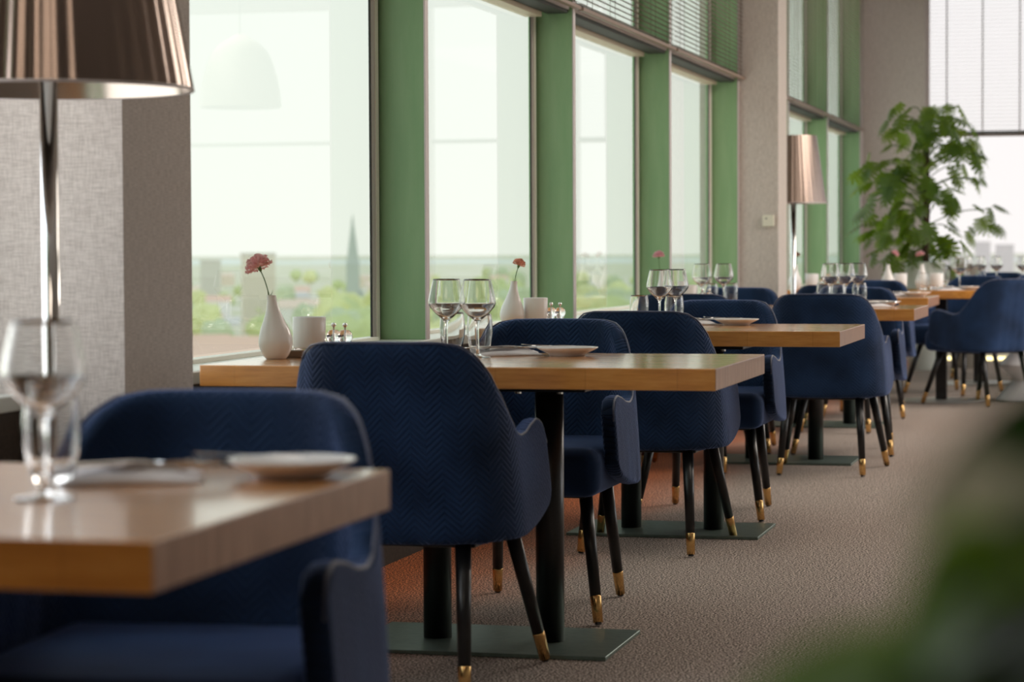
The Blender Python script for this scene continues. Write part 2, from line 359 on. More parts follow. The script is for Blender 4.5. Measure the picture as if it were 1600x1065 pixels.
names_b = {8.22: 'bronze slatted blind over the second visible window bay, leftmost in view', 10.57: 'bronze open slatted blind above the third window bay before the middle column',
           12.91: 'bronze open slatted blind ending against the middle grey column', 15.26: 'bronze blind just behind the middle column, above the small lamp shade',
           17.6: 'denser brown blind between the two far green fins', 19.95: 'brown blind nearest to the far corner pier'}
for a, b_ in bays:
    if a < 8: continue
    L = b_-a-0.05; a2 = a+0.04; s0 = 0.0
    if a == 12.91: L = 15.29-a2
    if a == 15.26: a2 = 15.72; L = b_-a2-0.01
    blind((-2.345, a2, 0), L, 2.085, 3.36, 0.0255, 0.025, R(-14), 'y', SLAT, names_b[a], [L*0.08, L*0.30, L*0.52, L*0.74, L*0.94], None)
blind((-1.77, YF-0.05, 0), 1.74, 2.03, 3.36, 0.034, 0.034, R(8), 'x', SLATW, 'white slatted blind over the far window behind the monstera', [0.16, 0.48, 0.81, 1.13, 1.45], None, 0.005)

# ---------------------------------------------------------------- chairs
def chair_meshes():
    hw, R0, yf = 0.29, 0.16, 0.225
    th = 0.042
    N = 64
    def path(t, z):   # t in [-1,1]; returns x,y (mid surface), arc position
        q = max(0.0, min(1.0, (z-0.36)/0.47))
        w = hw-0.045*q**1.3-th/2; yb = -0.245-0.075*q+th/2; Rr = R0+0.02*q
        yf2 = yf-0.02*q
        arm = (yf2-(yb+Rr)); arc = Rr*pi/2; st = w-Rr
        tot = arm+arc+st; s = abs(t)*tot
        if s < st: x, y_ = s, yb
        elif s < st+arc:
            a = (s-st)/Rr; x, y_ = st+Rr*sin(a), yb+Rr*(1-cos(a))
        else: x, y_ = w, yb+Rr+(s-st-arc)
        return (x if t >= 0 else -x), y_, s, tot
    def top(t):
        a = abs(t)
        pts = [(0, 0.832), (0.20, 0.831), (0.27, 0.824), (0.33, 0.803), (0.385, 0.765), (0.44, 0.708), (0.50, 0.650), (0.56, 0.612), (0.62, 0.602), (0.70, 0.606), (0.80, 0.622), (0.88, 0.630), (0.94, 0.622), (0.98, 0.598), (1.0, 0.565)]
        for (x0, z0), (x1, z1) in zip(pts, pts[1:]):
            if a <= x1:
                f = (a-x0)/(x1-x0); f = f*f*(3-2*f)*0.35+f*0.65; return z0+(z1-z0)*f
        return pts[-1][1]
    def bot(t):
        a = abs(t)
        return 0.352+0.012*a+ (0.055*((a-0.55)/0.45)**2 if a > 0.55 else 0)+(0.03*((a-0.93)/0.07)**2 if a > 0.93 else 0)
    V = 14; bm = NB(); uvl = bm.loops.layers.uv.new('UVMap'); grid = []; uvs = {}
    for i in range(N+1):
        t = -1+2*i/N; t = math.copysign(abs(t)**0.93, t); col = []
        for j in range(V+1):
            z = bot(t)+(top(t)-bot(t))*j/V
            # front edge of the arm leans back a little towards the top
            x, y_, s, tot = path(t, z)
            v = bm.verts.new((x, y_, z)); col.append(v); uvs[v] = ((s if t > 0 else -s), z)
        grid.append(col)
    for i in range(N):
        for j in range(V):
            f = bm.faces.new((grid[i][j], grid[i+1][j], grid[i+1][j+1], grid[i][j+1]))
            for lp in f.loops: lp[uvl].uv = uvs[lp.vert]
    return bm, path, top, bot
def bake_mods(o):
    dg = bpy.context.evaluated_depsgraph_get(); me = bpy.data.meshes.new_from_object(o.evaluated_get(dg))
    me.name = o.name; o.modifiers.clear(); o.data = me
def make_chair():
    e = thing('dining_chair', '', 'chair')
    bm, path, top, bot = chair_meshes()
    sh = link('backrest', bm, VEL, e, True)
    m = sh.modifiers.new('s', 'SOLIDIFY'); m.thickness = 0.042; m.offset = 0; m.use_even_offset = True
    m = sh.modifiers.new('b', 'SUBSURF'); m.levels = 1; m.render_levels = 1
    bpy.context.view_layer.update(); bake_mods(sh)
    # piping along the outer upper edge
    bm = NB(); pts = []
    for i in range(81):
        t = -1+2*i/80; z = top(t)-0.004; x, y_, s, tot = path(t, z); x2, y2, _, _ = path(t*0.995 if abs(t) < 1 else t, z)
        # outward normal of the path
        xa, ya, _, _ = path(max(-1, t-0.01), z); xb, yb, _, _ = path(min(1, t+0.01), z)
        d = Vector((xb-xa, yb-ya, 0)).normalized(); nrm = Vector((d.y, -d.x, 0))
        pts.append(Vector((x, y_, z))+nrm*0.0165)
    tube(bm, pts, 0.0028, 6); link('piping', bm, PIPE, e, True)
    # seat
    bm = NB(); box(bm, -0.245, 0.245, -0.21, 0.30, 0.352, 0.487, 0.04, 4)
    uvl = bm.loops.layers.uv.new('UVMap')
    for v in bm.verts:
        if v.co.z > 0.42: v.co.z += 0.016*max(0, 1-(v.co.x/0.25)**2)*max(0, 1-((v.co.y-0.03)/0.3)**2)
        if v.co.y > 0.2: v.co.y += 0.015*(1-(v.co.x/0.25)**2)
    for f in bm.faces:
        for lp in f.loops: lp[uvl].uv = (lp.vert.co.x, lp.vert.co.y+lp.vert.co.z)
    s = link('seat', bm, VELP, e, True)
    bm = NB(); box(bm, -0.19, 0.19, -0.17, 0.22, 0.343, 0.353, 0.004, 2); link('seat_frame', bm, BLACKLEG, e)
    for (x0, y0, x1, y1) in ((-0.165, -0.185, -0.19, -0.27), (0.165, -0.185, 0.19, -0.27), (-0.185, 0.19, -0.245, 0.305), (0.185, 0.19, 0.245, 0.305)):
        a, b_ = Vector((x0, y0, 0.352)), Vector((x1, y1, 0.004)); L = b_-a
        bm = NB(); tube(bm, [a, a+L*0.785], [0.0195, 0.0155], 14); lg = link('leg', bm, BLACKLEG, e, True)
        bm = NB(); tube(bm, [a+L*0.785, a+L*0.79, a+L*0.985], [0.0155, 0.0160, 0.0140], 14); fr = link('ferrule', bm, BRASS, lg, True); fr['label'] = 'polished brass leg ferrule'
        bm = NB(); tube(bm, [a+L*0.985, a+L*1.0], [0.0095, 0.0095], 10); link('glide', bm, BLACKLEG, lg)
    return e
chair0 = make_chair()
chairs = [
 ((-1.298, 3.22), 184, 'blue velvet dining chair facing the camera behind the blurred nearest table', 1.0),
 ((-1.668, 5.69), 0, 'largest blue velvet chair, seen from behind at the near side of the second table', 1.0),
 ((-1.66, 6.90), 180, 'quilted blue velvet chair facing the camera across the second table, between plate and pole', 1.0),
 ((-1.615, 8.40), 0, 'quilted blue velvet chair seen from behind, in front of the third table', 1.0),
 ((-1.59, 9.52), 180, 'blue velvet chair facing the camera at the far side of the third table', 1.0),
 ((-1.352, 11.39), 0, 'bright blue velvet chair seen from behind in front of the fourth table, right hand one', 1.0),
 ((-1.985, 11.39), 0, 'blue velvet chair mostly hidden behind the third table, left of the bright blue one', 1.0),
 ((-1.38, 12.52), 180, 'blue velvet chair facing the camera behind the fourth table, right hand one', 1.0),
 ((-1.99, 12.52), 180, 'blue velvet chair before the middle grey column, behind the fourth table', 1.0),
 ((-1.59, 13.97), 0, 'blue velvet chair turned away, between the fourth and fifth tables', 1.0),
 ((-1.56, 15.22), 180, 'blue velvet chair at the far side of the fifth table, before the vases', 1.0),
 ((-0.93, 16.34), 46, 'dark blue velvet chair at the right edge, turned sideways by the round table', 1.0),
 ((-1.17, 17.62), 150, 'blue velvet chair beyond the round table seen between its pole and the chair at right', 1.0),
 ((-0.52, 18.35), 200, 'blue velvet chair top at the far right edge beyond the round table', 1.0),
 ((-1.05, 19.75), 170, 'blue velvet chair furthest back by the far round table, only its legs and seat visible', 1.0),
]
for i, ((x, y), rz, lab, _) in enumerate(chairs):
    if i == 0: o = chair0; o.location = (x, y, 0); o.rotation_euler = (0, 0, R(rz)); o['label'] = lab; o['group'] = 'blue velvet dining chairs'
    else: dup(chair0, (x, y, 0), R(rz), lab, 'blue velvet dining chairs')

# ---------------------------------------------------------------- tables
def make_table(x0, x1, y0, label, D=0.82, plate=True):
    cx, cy = (x0+x1)/2, y0+D/2; w = x1-x0
    e = thing('dining_table', label, 'table', (cx, cy, 0), 0, 'oak dining tables')
    bm = NB(); box(bm, -w/2, w/2, -D/2, D/2, 0.696, 0.75, 0.0025, 2)
    bm.normal_update()
    for f in bm.faces:
        if abs(f.normal.x) > 0.9: f.material_index = 1
    link('tabletop', bm, [OAK, OAKEND], e)
    pw = min(0.70, w*0.53)
    bm = NB(); box(bm, -pw/2, pw/2, -0.227, 0.227, 0.0005, 0.0105, 0.001, 1); link('base_plate', bm, STEEL, e)
    for s in (-1, 1):
        px = s*pw*0.22
        bm = NB(); tube(bm, [(px, 0, 0.0105), (px, 0, 0.677)], 0.0375, 28); link('pole', bm, BLACKLEG, e, True)
        bm = NB(); box(bm, px-0.14, px+0.14, -0.2, 0.2, 0.677, 0.696, 0.003, 1); mp_ = link('mounting_plate', bm, BLACKLEG, e)
        for q in (-1, 1):
            bm = NB(); tube(bm, [(px+q*0.055, -0.12, 0.668), (px+q*0.055, -0.12, 0.677)], 0.009, 8); link('bolt', bm, CHROME, mp_)
    return e
XL, XRT = -2.289, -0.964
make_table(XL, XRT+0.012, 2.30, 'blurred oak table nearest the camera at the lower left')
make_table(XL, XRT, 5.85, 'oak table with two wine glasses, second from the camera, in sharp focus')
make_table(XL, XRT, 8.475, 'oak table third from the camera, behind the quilted chair')
make_table(XL, XRT, 11.50, 'oak table fourth from the camera, before the middle grey column')
make_table(XL-0.07, -1.09, 13.93, 'oak table fifth from the camera, its corner just above the fourth table top')
make_table(XL, -1.72, 16.5, 'small oak table against the window right behind the middle column')
def round_table(x, y, label, r=0.42):
    e = thing('round_table', label, 'table', (x, y, 0), 0, 'round oak tables')
    bm = NB(); lathe(bm, [(0, 0.694), (r-0.004, 0.694), (r, 0.698), (r, 0.746), (r-0.004, 0.75), (0, 0.75)], 64); link('tabletop', bm, OAK, e)
    bm = NB(); lathe(bm, [(0, 0.001), (0.29, 0.001), (0.295, 0.004), (0.29, 0.009), (0, 0.012)], 64); o = link('base_plate', bm, BRUSH, e); o['label'] = 'round brushed steel base'
    bm = NB(); box(bm, -0.037, 0.037, -0.037, 0.037, 0.012, 0.694, 0.006, 3); link('pole', bm, BLACKLEG, e)
round_table(-1.22, 16.72, 'round oak table with a steel disc base behind the fifth table', 0.43)
round_table(-1.10, 18.9, 'round oak table furthest back by the far window', 0.43)

# ---------------------------------------------------------------- tableware
def wine_glass_proto():
    o = [(0, 0), (0.034, 0.0), (0.036, 0.0015), (0.034, 0.003), (0.012, 0.006), (0.0052, 0.012), (0.0038, 0.03), (0.0036, 0.075), (0.0045, 0.092), (0.010, 0.100)]
    o += spline([(0.010, 0.100), (0.028, 0.116), (0.0440, 0.134), (0.0490, 0.146), (0.0475, 0.160), (0.0420, 0.186), (0.0360, 0.210)], 4)[1:]
    i = spline([(0.0352, 0.2103), (0.0410, 0.186), (0.0463, 0.160), (0.0477, 0.146), (0.0425, 0.1355), (0.0265, 0.118), (0.010, 0.1065), (0, 0.104)], 4)
    bm = NB(); lathe(bm, o+i, 40); e = tag(link('wine_glass', bm, GLASS, None, True), '', 'wine glass'); return e
def tumbler_proto():
    o = [(0, 0), (0.0225, 0.0), (0.0245, 0.003)]+spline([(0.0255, 0.010), (0.032, 0.035), (0.0358, 0.062), (0.0350, 0.088), (0.0315, 0.114)], 4)
    i = spline([(0.0305, 0.1142), (0.0338, 0.088), (0.0345, 0.062), (0.0308, 0.036), (0.0245, 0.018), (0.012, 0.0135), (0, 0.013)], 4)
    bm = NB(); lathe(bm, o+i, 36); return tag(link('water_tumbler', bm, GLASS, None, True), '', 'tumbler')
wg0, tb0 = wine_glass_proto(), tumbler_proto()
used = set()
def put(proto, x, y, lab, grp, rz=0, z=0.7505):
    if proto not in used:
        used.add(proto); proto.location = (x, y, z); proto.rotation_euler = (0, 0, rz); proto['label'] = lab; proto['group'] = grp; return proto
    return dup(proto, (x, y, z), rz, lab, grp)
G1, G2 = 'wine glasses on the tables', 'water tumblers on the tables'
put(wg0, -1.785, 6.38, 'wine glass left of the pair on the second table', G1)
put(wg0, -1.685, 6.33, 'wine glass right of the pair on the second table, by the sharp tumbler', G1)
put(tb0, -1.716, 6.47, 'water tumbler right of the pair on the second table, in front of the chair back', G2)
put(tb0, -1.835, 6.62, 'water tumbler behind the left wine glass on the second table', G2)
put(wg0, -1.236, 2.66, 'large blurred wine glass at the left edge on the nearest table', G1)
put(tb0, -1.34, 2.66, 'blurred tumbler cut by the left edge on the nearest table', G2)
put(tb0, -1.30, 2.82, 'blurred tumbler behind the stem of the large blurred wine glass', G2)
put(wg0, -1.690, 8.98, 'front wine glass of the overlapping pair on the third table', G1)
put(wg0, -1.655, 9.12, 'rear wine glass of the overlapping pair on the third table', G1)
put(tb0, -1.630, 8.95, 'water tumbler right of the wine glasses on the third table', G2)
put(tb0, -1.775, 9.02, 'water tumbler left of the wine glasses on the third table', G2)
for i, (u, y, w) in enumerate([(-2.038, 11.95, 'left wine glass of the pair before the grey column on the fourth table'), (-1.945, 12.05, 'right wine glass of the pair before the grey column on the fourth table')]): put(wg0, u, y, w, G1)
put(tb0, -2.055, 12.12, 'tumbler under the left wine glass before the grey column', G2)
put(tb0, -1.985, 11.9, 'tumbler between the wine glasses before the grey column', G2)
put(tb0, -1.91, 12.05, 'tumbler right of the wine glasses before the grey column', G2)
put(wg0, -1.402, 11.92, 'left wine glass of the trio above the bright blue chair', G1)
put(wg0, -1.345, 12.05, 'middle wine glass of the trio above the bright blue chair', G1)
put(wg0, -1.30, 12.2, 'right wine glass of the trio above the bright blue chair', G1)
put(tb0, -1.425, 11.85, 'left tumbler under the trio of wine glasses above the bright blue chair', G2)
put(tb0, -1.355, 11.85, 'right tumbler under the trio of wine glasses above the bright blue chair', G2)
put(tb0, -1.27, 12.0, 'tumbler standing apart right of the trio of wine glasses', G2)
put(wg0, -1.09, 16.55, 'wine glass alone on the round table beside the monstera', G1)
put(tb0, -1.33, 16.55, 'tumbler on the left of the near round table', G2)
k = 0
for dx, dy, lab in ((-0.19, -0.12, 'wine glass on the far left of the cluster on the furthest round table'), (-0.10, -0.1, 'second wine glass of the cluster on the furthest round table'), (-0.02, 0.02, 'third wine glass of the cluster on the furthest round table'), (0.10, 0.02, 'fourth wine glass of the cluster on the furthest round table'), (0.30, -0.1, 'wine glass at the right edge on the furthest round table')):
    put(wg0, -1.07+dx, 18.9+dy, lab, G1)
for dx, dy, lab in ((-0.27, -0.22, 'left tumbler of the cluster on the furthest round table'), (-0.14, -0.24, 'middle tumbler of the cluster on the furthest round table'), (0.0, -0.25, 'right tumbler of the cluster on the furthest round table')):
    put(tb0, -1.07+dx, 18.9+dy, lab, G2)

# plates
bm = NB(); lathe(bm, [(0, 0.0), (0.047, 0.0), (0.049, 0.003), (0.052, 0.006), (0.070, 0.014), (0.0835, 0.021), (0.084, 0.0235), (0.081, 0.0235), (0.068, 0.0175), (0.05, 0.010), (0, 0.009)], 48)
pl0 = tag(link('side_plate', bm, WHITE, None, True), '', 'plate')
# butter knife
def knife(name, L, hl, cat):
    bm = NB()
    prof = [(-L/2, 0.006), (-L/2+0.01, 0.008), (-L/2+hl*0.6, 0.0065), (-L/2+hl, 0.005), (-L/2+hl+0.01, 0.009), (L/2-0.03, 0.0095), (L/2-0.008, 0.006), (L/2, 0.001)]
    for i, (x, w) in enumerate(prof):
        t = 0.003 if x < -L/2+hl else 0.0009
        prof[i] = [bm.verts.new((x, -w, -t)), bm.verts.new((x, w, -t)), bm.verts.new((x, w, t)), bm.verts.new((x, -w, t))]
    for A, B in zip(prof, prof[1:]):
        for k in range(4): bm.faces.new((A[k], A[(k+1) % 4], B[(k+1) % 4], B[k]))
    bm.faces.new(prof[0][::-1]); bm.faces.new(prof[-1])
    return tag(link(name, bm, CHROME, None), '', cat)
bk0 = knife('butter_knife', 0.15, 0.065, 'knife'); tk0 = knife('table_knife', 0.21, 0.10, 'knife')
def fork():
    bm = NB(); L = 0.2; rings = []
    for x, w, z in ((-0.1, 0.006, 0), (-0.09, 0.0075, 0), (-0.03, 0.004, 0.002), (0.02, 0.003, 0.004), (0.04, 0.008, 0.003), (0.052, 0.0105, 0.001)):
        rings.append([bm.verts.new((x, -w, z-0.001)), bm.verts.new((x, w, z-0.001)), bm.verts.new((x, w, z+0.001)), bm.verts.new((x, -w, z+0.001))])
    for A, B in zip(rings, rings[1:]):
        for k in range(4): bm.faces.new((A[k], A[(k+1) % 4], B[(k+1) % 4], B[k]))
    bm.faces.new(rings[0][::-1]); bm.faces.new(rings[-1])
    for q in (-1.5, -0.5, 0.5, 1.5): tube(bm, [(0.05, q*0.0056, 0.001), (0.075, q*0.0056, -0.001), (0.098, q*0.0054, 0.004)], [0.0017, 0.0016, 0.0007], 6)
    return tag(link('fork', bm, CHROME, None, True), '', 'fork')
fk0 = fork()
def napkin():
    bm = NB(); nx, ny = 26, 10; L, Wd = 0.19, 0.085
    def surf(i, j, top):
        x = -L/2+L*i/nx; y_ = -Wd/2+Wd*j/ny
        z = 0.0
        if top:
            z = 0.010+0.006*sin(x*34+1)*cos(y_*40)+0.004*sin(y_*120+x*30)+(0.006 if y_ > 0.008 else 0)
            z = max(0.004, z)
            ed = min(i, nx-i, j*2, (ny-j)*2)/3; z *= min(1, 0.35+ed*0.65)
        return Vector((x, y_+0.004*sin(x*25), z))
    T = [[bm.verts.new(surf(i, j, True)) for j in range(ny+1)] for i in range(nx+1)]
    B = [[bm.verts.new(surf(i, j, False)) for j in range(ny+1)] for i in range(nx+1)]
    for i in range(nx):
        for j in range(ny):
            bm.faces.new((T[i][j], T[i+1][j], T[i+1][j+1], T[i][j+1])); bm.faces.new((B[i][j], B[i][j+1], B[i+1][j+1], B[i+1][j]))
    for i in range(nx):
        bm.faces.new((T[i][0], B[i][0], B[i+1][0], T[i+1][0])); bm.faces.new((T[i][ny], T[i+1][ny], B[i+1][ny], B[i][ny]))
    for j in range(ny):
        bm.faces.new((T[0][j], T[0][j+1], B[0][j+1], B[0][j])); bm.faces.new((T[nx][j], B[nx][j], B[nx][j+1], T[nx][j+1]))
    return tag(link('napkin', bm, NAP, None, True), '', 'napkin')
np0 = napkin()
def setting(px, py, nx_, ny_, where, k_on_plate=True, nrz=100):
    put(pl0, px, py, 'white side plate on ' + where, 'side plates')
    o = put(bk0, px-0.052, py-0.005, 'butter knife resting on the plate rim on ' + where, 'butter knives', R(205), 0.7505+0.0275); o.rotation_euler = (0, R(-3), R(205))
    put(np0, nx_, ny_, 'folded white napkin beside the plate on ' + where, 'napkins', R(nrz))
    o = put(fk0, nx_-0.018, ny_, 'fork lying on the napkin on ' + where, 'forks', R(nrz+4), 0.7505+0.022)
    o = put(tk0, nx_+0.02, ny_+0.01, 'table knife lying on the napkin on ' + where, 'table knives', R(nrz-172), 0.7505+0.022)
setting(-1.478, 6.50, -1.645, 6.49, 'the second table', True, 25)
setting(-1.045, 2.99, -1.225, 2.88, 'the blurred nearest table', True, 20)
setting(-1.425, 9.13, -1.592, 9.13, 'the third table', True, 25)
setting(-1.165, 12.12, -1.20, 11.92, 'the right of the fourth table', True, 25)
setting(-1.20, 14.45, -1.32, 14.5, 'the fifth table', True, 25)
setting(-1.02, 16.5, -1.15, 16.42, 'the near round table', True, 25)

# vases with carnations
CAR = {k: noisy(mat('carnation_'+k, c1, 0.7), [(0.35, c1), (0.65, c2)], nscale=60) for k, c1, c2 in (('pink', (0.86, 0.42, 0.42), (0.95, 0.70, 0.67)), ('coral', (0.80, 0.34, 0.24), (0.88, 0.58, 0.45)), ('pale', (0.85, 0.45, 0.52), (0.90, 0.66, 0.68)), ('brown', (0.35, 0.12, 0.06), (0.45, 0.2, 0.12)))}
for m_ in CAR.values():
    n, l, b = nodes(m_); tl = n.new('ShaderNodeBsdfTranslucent'); mx = n.new('ShaderNodeMixShader'); mx.inputs[0].default_value = 0.4
    l.new(b.inputs['Base Color'].links[0].from_socket, tl.inputs[0]); l.new(b.outputs[0], mx.inputs[1]); l.new(tl.outputs[0], mx.inputs[2]); l.new(mx.outputs[0], n['Material Output'].inputs[0])
STEM = mat('flower_stem', (0.06, 0.13, 0.03), 0.6); CALYX = mat('flower_calyx', (0.10, 0.20, 0.05), 0.6)
def vase(x, y, rz, lab, bendx=-0.012, m=WHITE):
    prof = spline([(0.026, 0.0), (0.036, 0.012), (0.0445, 0.034), (0.0455, 0.052), (0.039, 0.078), (0.028, 0.104), (0.0185, 0.130), (0.0135, 0.152), (0.0125, 0.166), (0.0130, 0.170)], 3)
    inn = [(0.0105, 0.170), (0.010, 0.16), (0.010, 0.14), (0, 0.138)]
    bm = NB(); lathe(bm, [(0, 0)]+prof+inn, 36, bend=lambda z: (bendx*(max(0, z-0.05)/0.12)**1.3, 0))
    o = tag(link('vase', bm, m, None, True), lab, 'vase', 'white bottle vases'); o.location = (x, y, 0.7505); o.rotation_euler = (0, 0, rz); return o
def carnation(x, y, z0, pts, kind, lab, r=0.024, tilt=(0, 0)):
    e = thing('carnation', lab, 'flower', (x, y, z0), 0, 'carnations in the vases')
    bm = NB(); tube(bm, spline(pts, 4), 0.0016, 6); st = link('stem', bm, STEM, e, True)
    for a, zz in ((0.4, 0.25), (2.6, 0.3)):
        bm = NB(); p = Vector(pts[1]); tube(bm, [p, p+Vector((0.006*cos(a), 0.004, 0.008)), p+Vector((0.009*cos(a), 0.006, 0.018))], [0.0012, 0.001, 0.0003], 5); link('leaf', bm, STEM, e)
    d = (Vector(pts[-1])-Vector(pts[-2])).normalized(); top = Vector(pts[-1])
    bm = NB(); tube(bm, [top-d*0.004, top+d*0.004, top+d*0.013, top+d*0.016], [0.002, 0.0052, 0.0058, 0.005], 10); link('calyx', bm, CALYX, e, True)
    rot = Vector((0, 0, 1)).rotation_difference(d).to_matrix(); bm = NB(); rnd = random.Random(hash(kind) % 97+3)
    rnd = random.Random(5+len(lab))
    ctr = top+d*0.014
    for ring, (cnt, el) in enumerate(((10, -0.12), (10, 0.25), (9, 0.60), (7, 0.95), (5, 1.3))):
        for q in range(cnt):
            a = 2*pi*(q+0.37*ring)/cnt+rnd.uniform(-0.15, 0.15); R_ = r*0.92*rnd.uniform(0.9, 1.12); ph = rnd.uniform(0, 6); el2 = el+rnd.uniform(-0.1, 0.1)
            cols = []
            for i in range(6):
                s = i/5; row = []
                for j in range(9):
                    t = -1+2*j/8; aa = a+t*(0.42 if el < 0.9 else 0.6)*(0.2+0.8*s)
                    e_ = el2+0.10*sin(6*t+ph)*s+(0.09*(1 if j % 2 else -1) if i == 5 else 0)-0.10*t*t
                    rad = R_*(0.10+0.90*s)*(1-0.08*t*t*s)
                    row.append(bm.verts.new(ctr+rot @ Vector((rad*cos(e_)*cos(aa), rad*cos(e_)*sin(aa), rad*sin(e_)*0.82-0.006*(1-s)))))
                cols.append(row)
            for i in range(5):
                for j in range(8): bm.faces.new((cols[i][j], cols[i][j+1], cols[i+1][j+1], cols[i+1][j]))
    link('petals', bm, CAR[kind], e, True)
VT = 0.7505+0.166
vase(-2.208, 6.20, 0, 'white ceramic vase with a pink carnation on the second table')
carnation(-2.222, 6.20, VT-0.02, [(0, 0, -0.005), (-0.003, 0, 0.02), (-0.015, 0.002, 0.06), (-0.029, 0.004, 0.090)], 'pink', 'pink carnation leaning left from the vase on the second table', 0.040)
vase(-2.215, 8.82, 0, 'white ceramic vase with a coral carnation on the third table', 0.008)
carnation(-2.207, 8.82, VT-0.02, [(0, 0, -0.005), (0.002, 0, 0.02), (0.008, 0, 0.05), (0.016, 0, 0.075)], 'coral', 'coral carnation in the vase on the third table', 0.026)
vase(-2.20, 11.78, 0, 'white vase hidden behind the wine glasses of the third table', 0.0)
carnation(-2.215, 11.78, VT-0.02, [(0, 0, -0.005), (0.001, 0, 0.02), (-0.003, 0, 0.06), (-0.005, 0, 0.092)], 'pale', 'pale pink carnation above the wine glasses of the third table', 0.031)
TAUPE = mat('taupe_ceramic', (0.42, 0.36, 0.30), 0.4)
vase(-2.195, 16.62, 0, 'shaded vase on the small table behind the middle column', 0.004)
carnation(-2.191, 16.62, VT-0.02, [(0, 0, -0.005), (0.001, 0, 0.02), (0.006, 0, 0.05), (0.008, 0, 0.075)], 'brown', 'wilted brown carnation behind the middle column', 0.026)
vase(-1.575, 16.68, 0, 'white vase left of the pair before the monstera', 0.0)
carnation(-1.575, 16.68, VT-0.02, [(0, 0, -0.005), (0.003, 0, 0.02), (0.022, 0, 0.06), (0.04, 0, 0.085)], 'pale', 'pale carnation leaning right, left of the pair before the monstera', 0.03)
vase(-1.365, 16.9, 0, 'white vase right of the pair before the monstera', 0.0)
carnation(-1.365, 16.9, VT-0.02, [(0, 0, -0.005), (0.0, 0, 0.02), (-0.004, 0, 0.05), (-0.010, 0, 0.075)], 'pale', 'pink carnation right of the pair before the monstera', 0.034)

# frosted candle cups, salt and pepper mills, menu stand
FROST = mat('frosted_white_glass', (0.84, 0.84, 0.84), 0.12)
def cup(x, y, lab):
    e = thing('candle_cup', lab, 'candle holder', (x, y, 0.7505), 0, 'white candle cups')
    bm = NB(); lathe(bm, [(0, 0.0225), (0.043, 0.0225), (0.0445, 0.026), (0.0455, 0.106), (0.0445, 0.1075), (0.0425, 0.106), (0.0415, 0.030), (0, 0.028)], 40); link('cup', bm, FROST, e, True)
    bm = NB(); lathe(bm, [(0, 0), (0.039, 0), (0.042, 0.003), (0.042, 0.020), (0.040, 0.022), (0, 0.022)], 40); o = link('glass_base', bm, GLASS, e, True); o['label'] = 'clear thick glass base'
def shaker(x, y, lab):
    e = thing('shaker', lab, 'shaker', (x, y, 0.7505), 0, 'glass salt and pepper shakers')
    bm = NB(); lathe(bm, [(0, 0)]+spline([(0.017, 0.0), (0.019, 0.008), (0.013, 0.022), (0.012, 0.03), (0.0195, 0.045), (0.0205, 0.056), (0.014, 0.068), (0.006, 0.071)], 3)+[(0, 0.071)], 24); link('body', bm, GLASS, e, True)
    bm = NB(); lathe(bm, [(0, 0.004), (0.0022, 0.004), (0.0022, 0.069), (0, 0.069)], 10); link('rod', bm, CHROME, e, True)
    bm = NB(); lathe(bm, [(0, 0.0715), (0.0025, 0.0715), (0.0025, 0.077), (0.0058, 0.0795), (0.0072, 0.084), (0.0058, 0.0885), (0, 0.0905)], 16); o = link('knob', bm, CHROME, e, True)
for x, y, w in ((-2.175, 6.38, 'the second table'), (-2.14, 8.88, 'the third table'), (-2.09, 11.86, 'the fourth table'), (-2.09, 16.7, 'the small table behind the middle column'), (-1.50, 16.78, 'the near round table, between its two vases'), (-1.265, 16.88, 'the near round table, right of its vases')):
    cup(x, y, 'white candle cup on '+w)
for x, y, w in ((-2.118, 6.42, 'the second table'), (-2.085, 8.9, 'the third table'), (-2.02, 11.86, 'the fourth table'), (-2.02, 16.7, 'the small table behind the middle column')):
    shaker(x, y, 'clear salt shaker with chrome knob on '+w); shaker(x+0.036, y-0.01, 'clear pepper shaker with chrome knob on '+w)
MENU = mat('brown_leather', (0.16, 0.10, 0.06), 0.6)
bm = NB(); box(bm, -0.03, 0.03, -0.02, 0.02, 0, 0.02, 0.003); o = tag(link('sugar_box', bm, MENU), 'small brown box between vase and candle cup on the second table', 'box'); o.location = (-2.185, 6.28, 0.7505)

# ---------------------------------------------------------------- floor lamps
SHADE = mat('smoked_metallic_shade', (0.36, 0.28, 0.24), 0.12, 0.95)
n, l, b = nodes(SHADE); mp = coords(SHADE, (1, 1, 1)); wv = n.new('ShaderNodeTexWave'); wv.bands_direction = 'Z'; wv.inputs['Scale'].default_value = 55; l.new(mp.outputs[0], wv.inputs['Vector'])
bp = n.new('ShaderNodeBump'); bp.inputs['Strength'].default_value = 0.12; bp.inputs['Distance'].default_value = 0.001; l.new(wv.outputs['Fac'], bp.inputs['Height']); l.new(bp.outputs[0], b.inputs['Normal'])
SHADEI = mat('pleated_shade_inside', (0.55, 0.48, 0.42), 0.2, 0.85)
DIFF = mat('white_diffuser', (0.85, 0.83, 0.8), 0.5)
n, l, b = nodes(DIFF); b.inputs['Emission Color'].default_value = (1, 0.55, 0.22, 1); b.inputs['Emission Strength'].default_value = 0.0
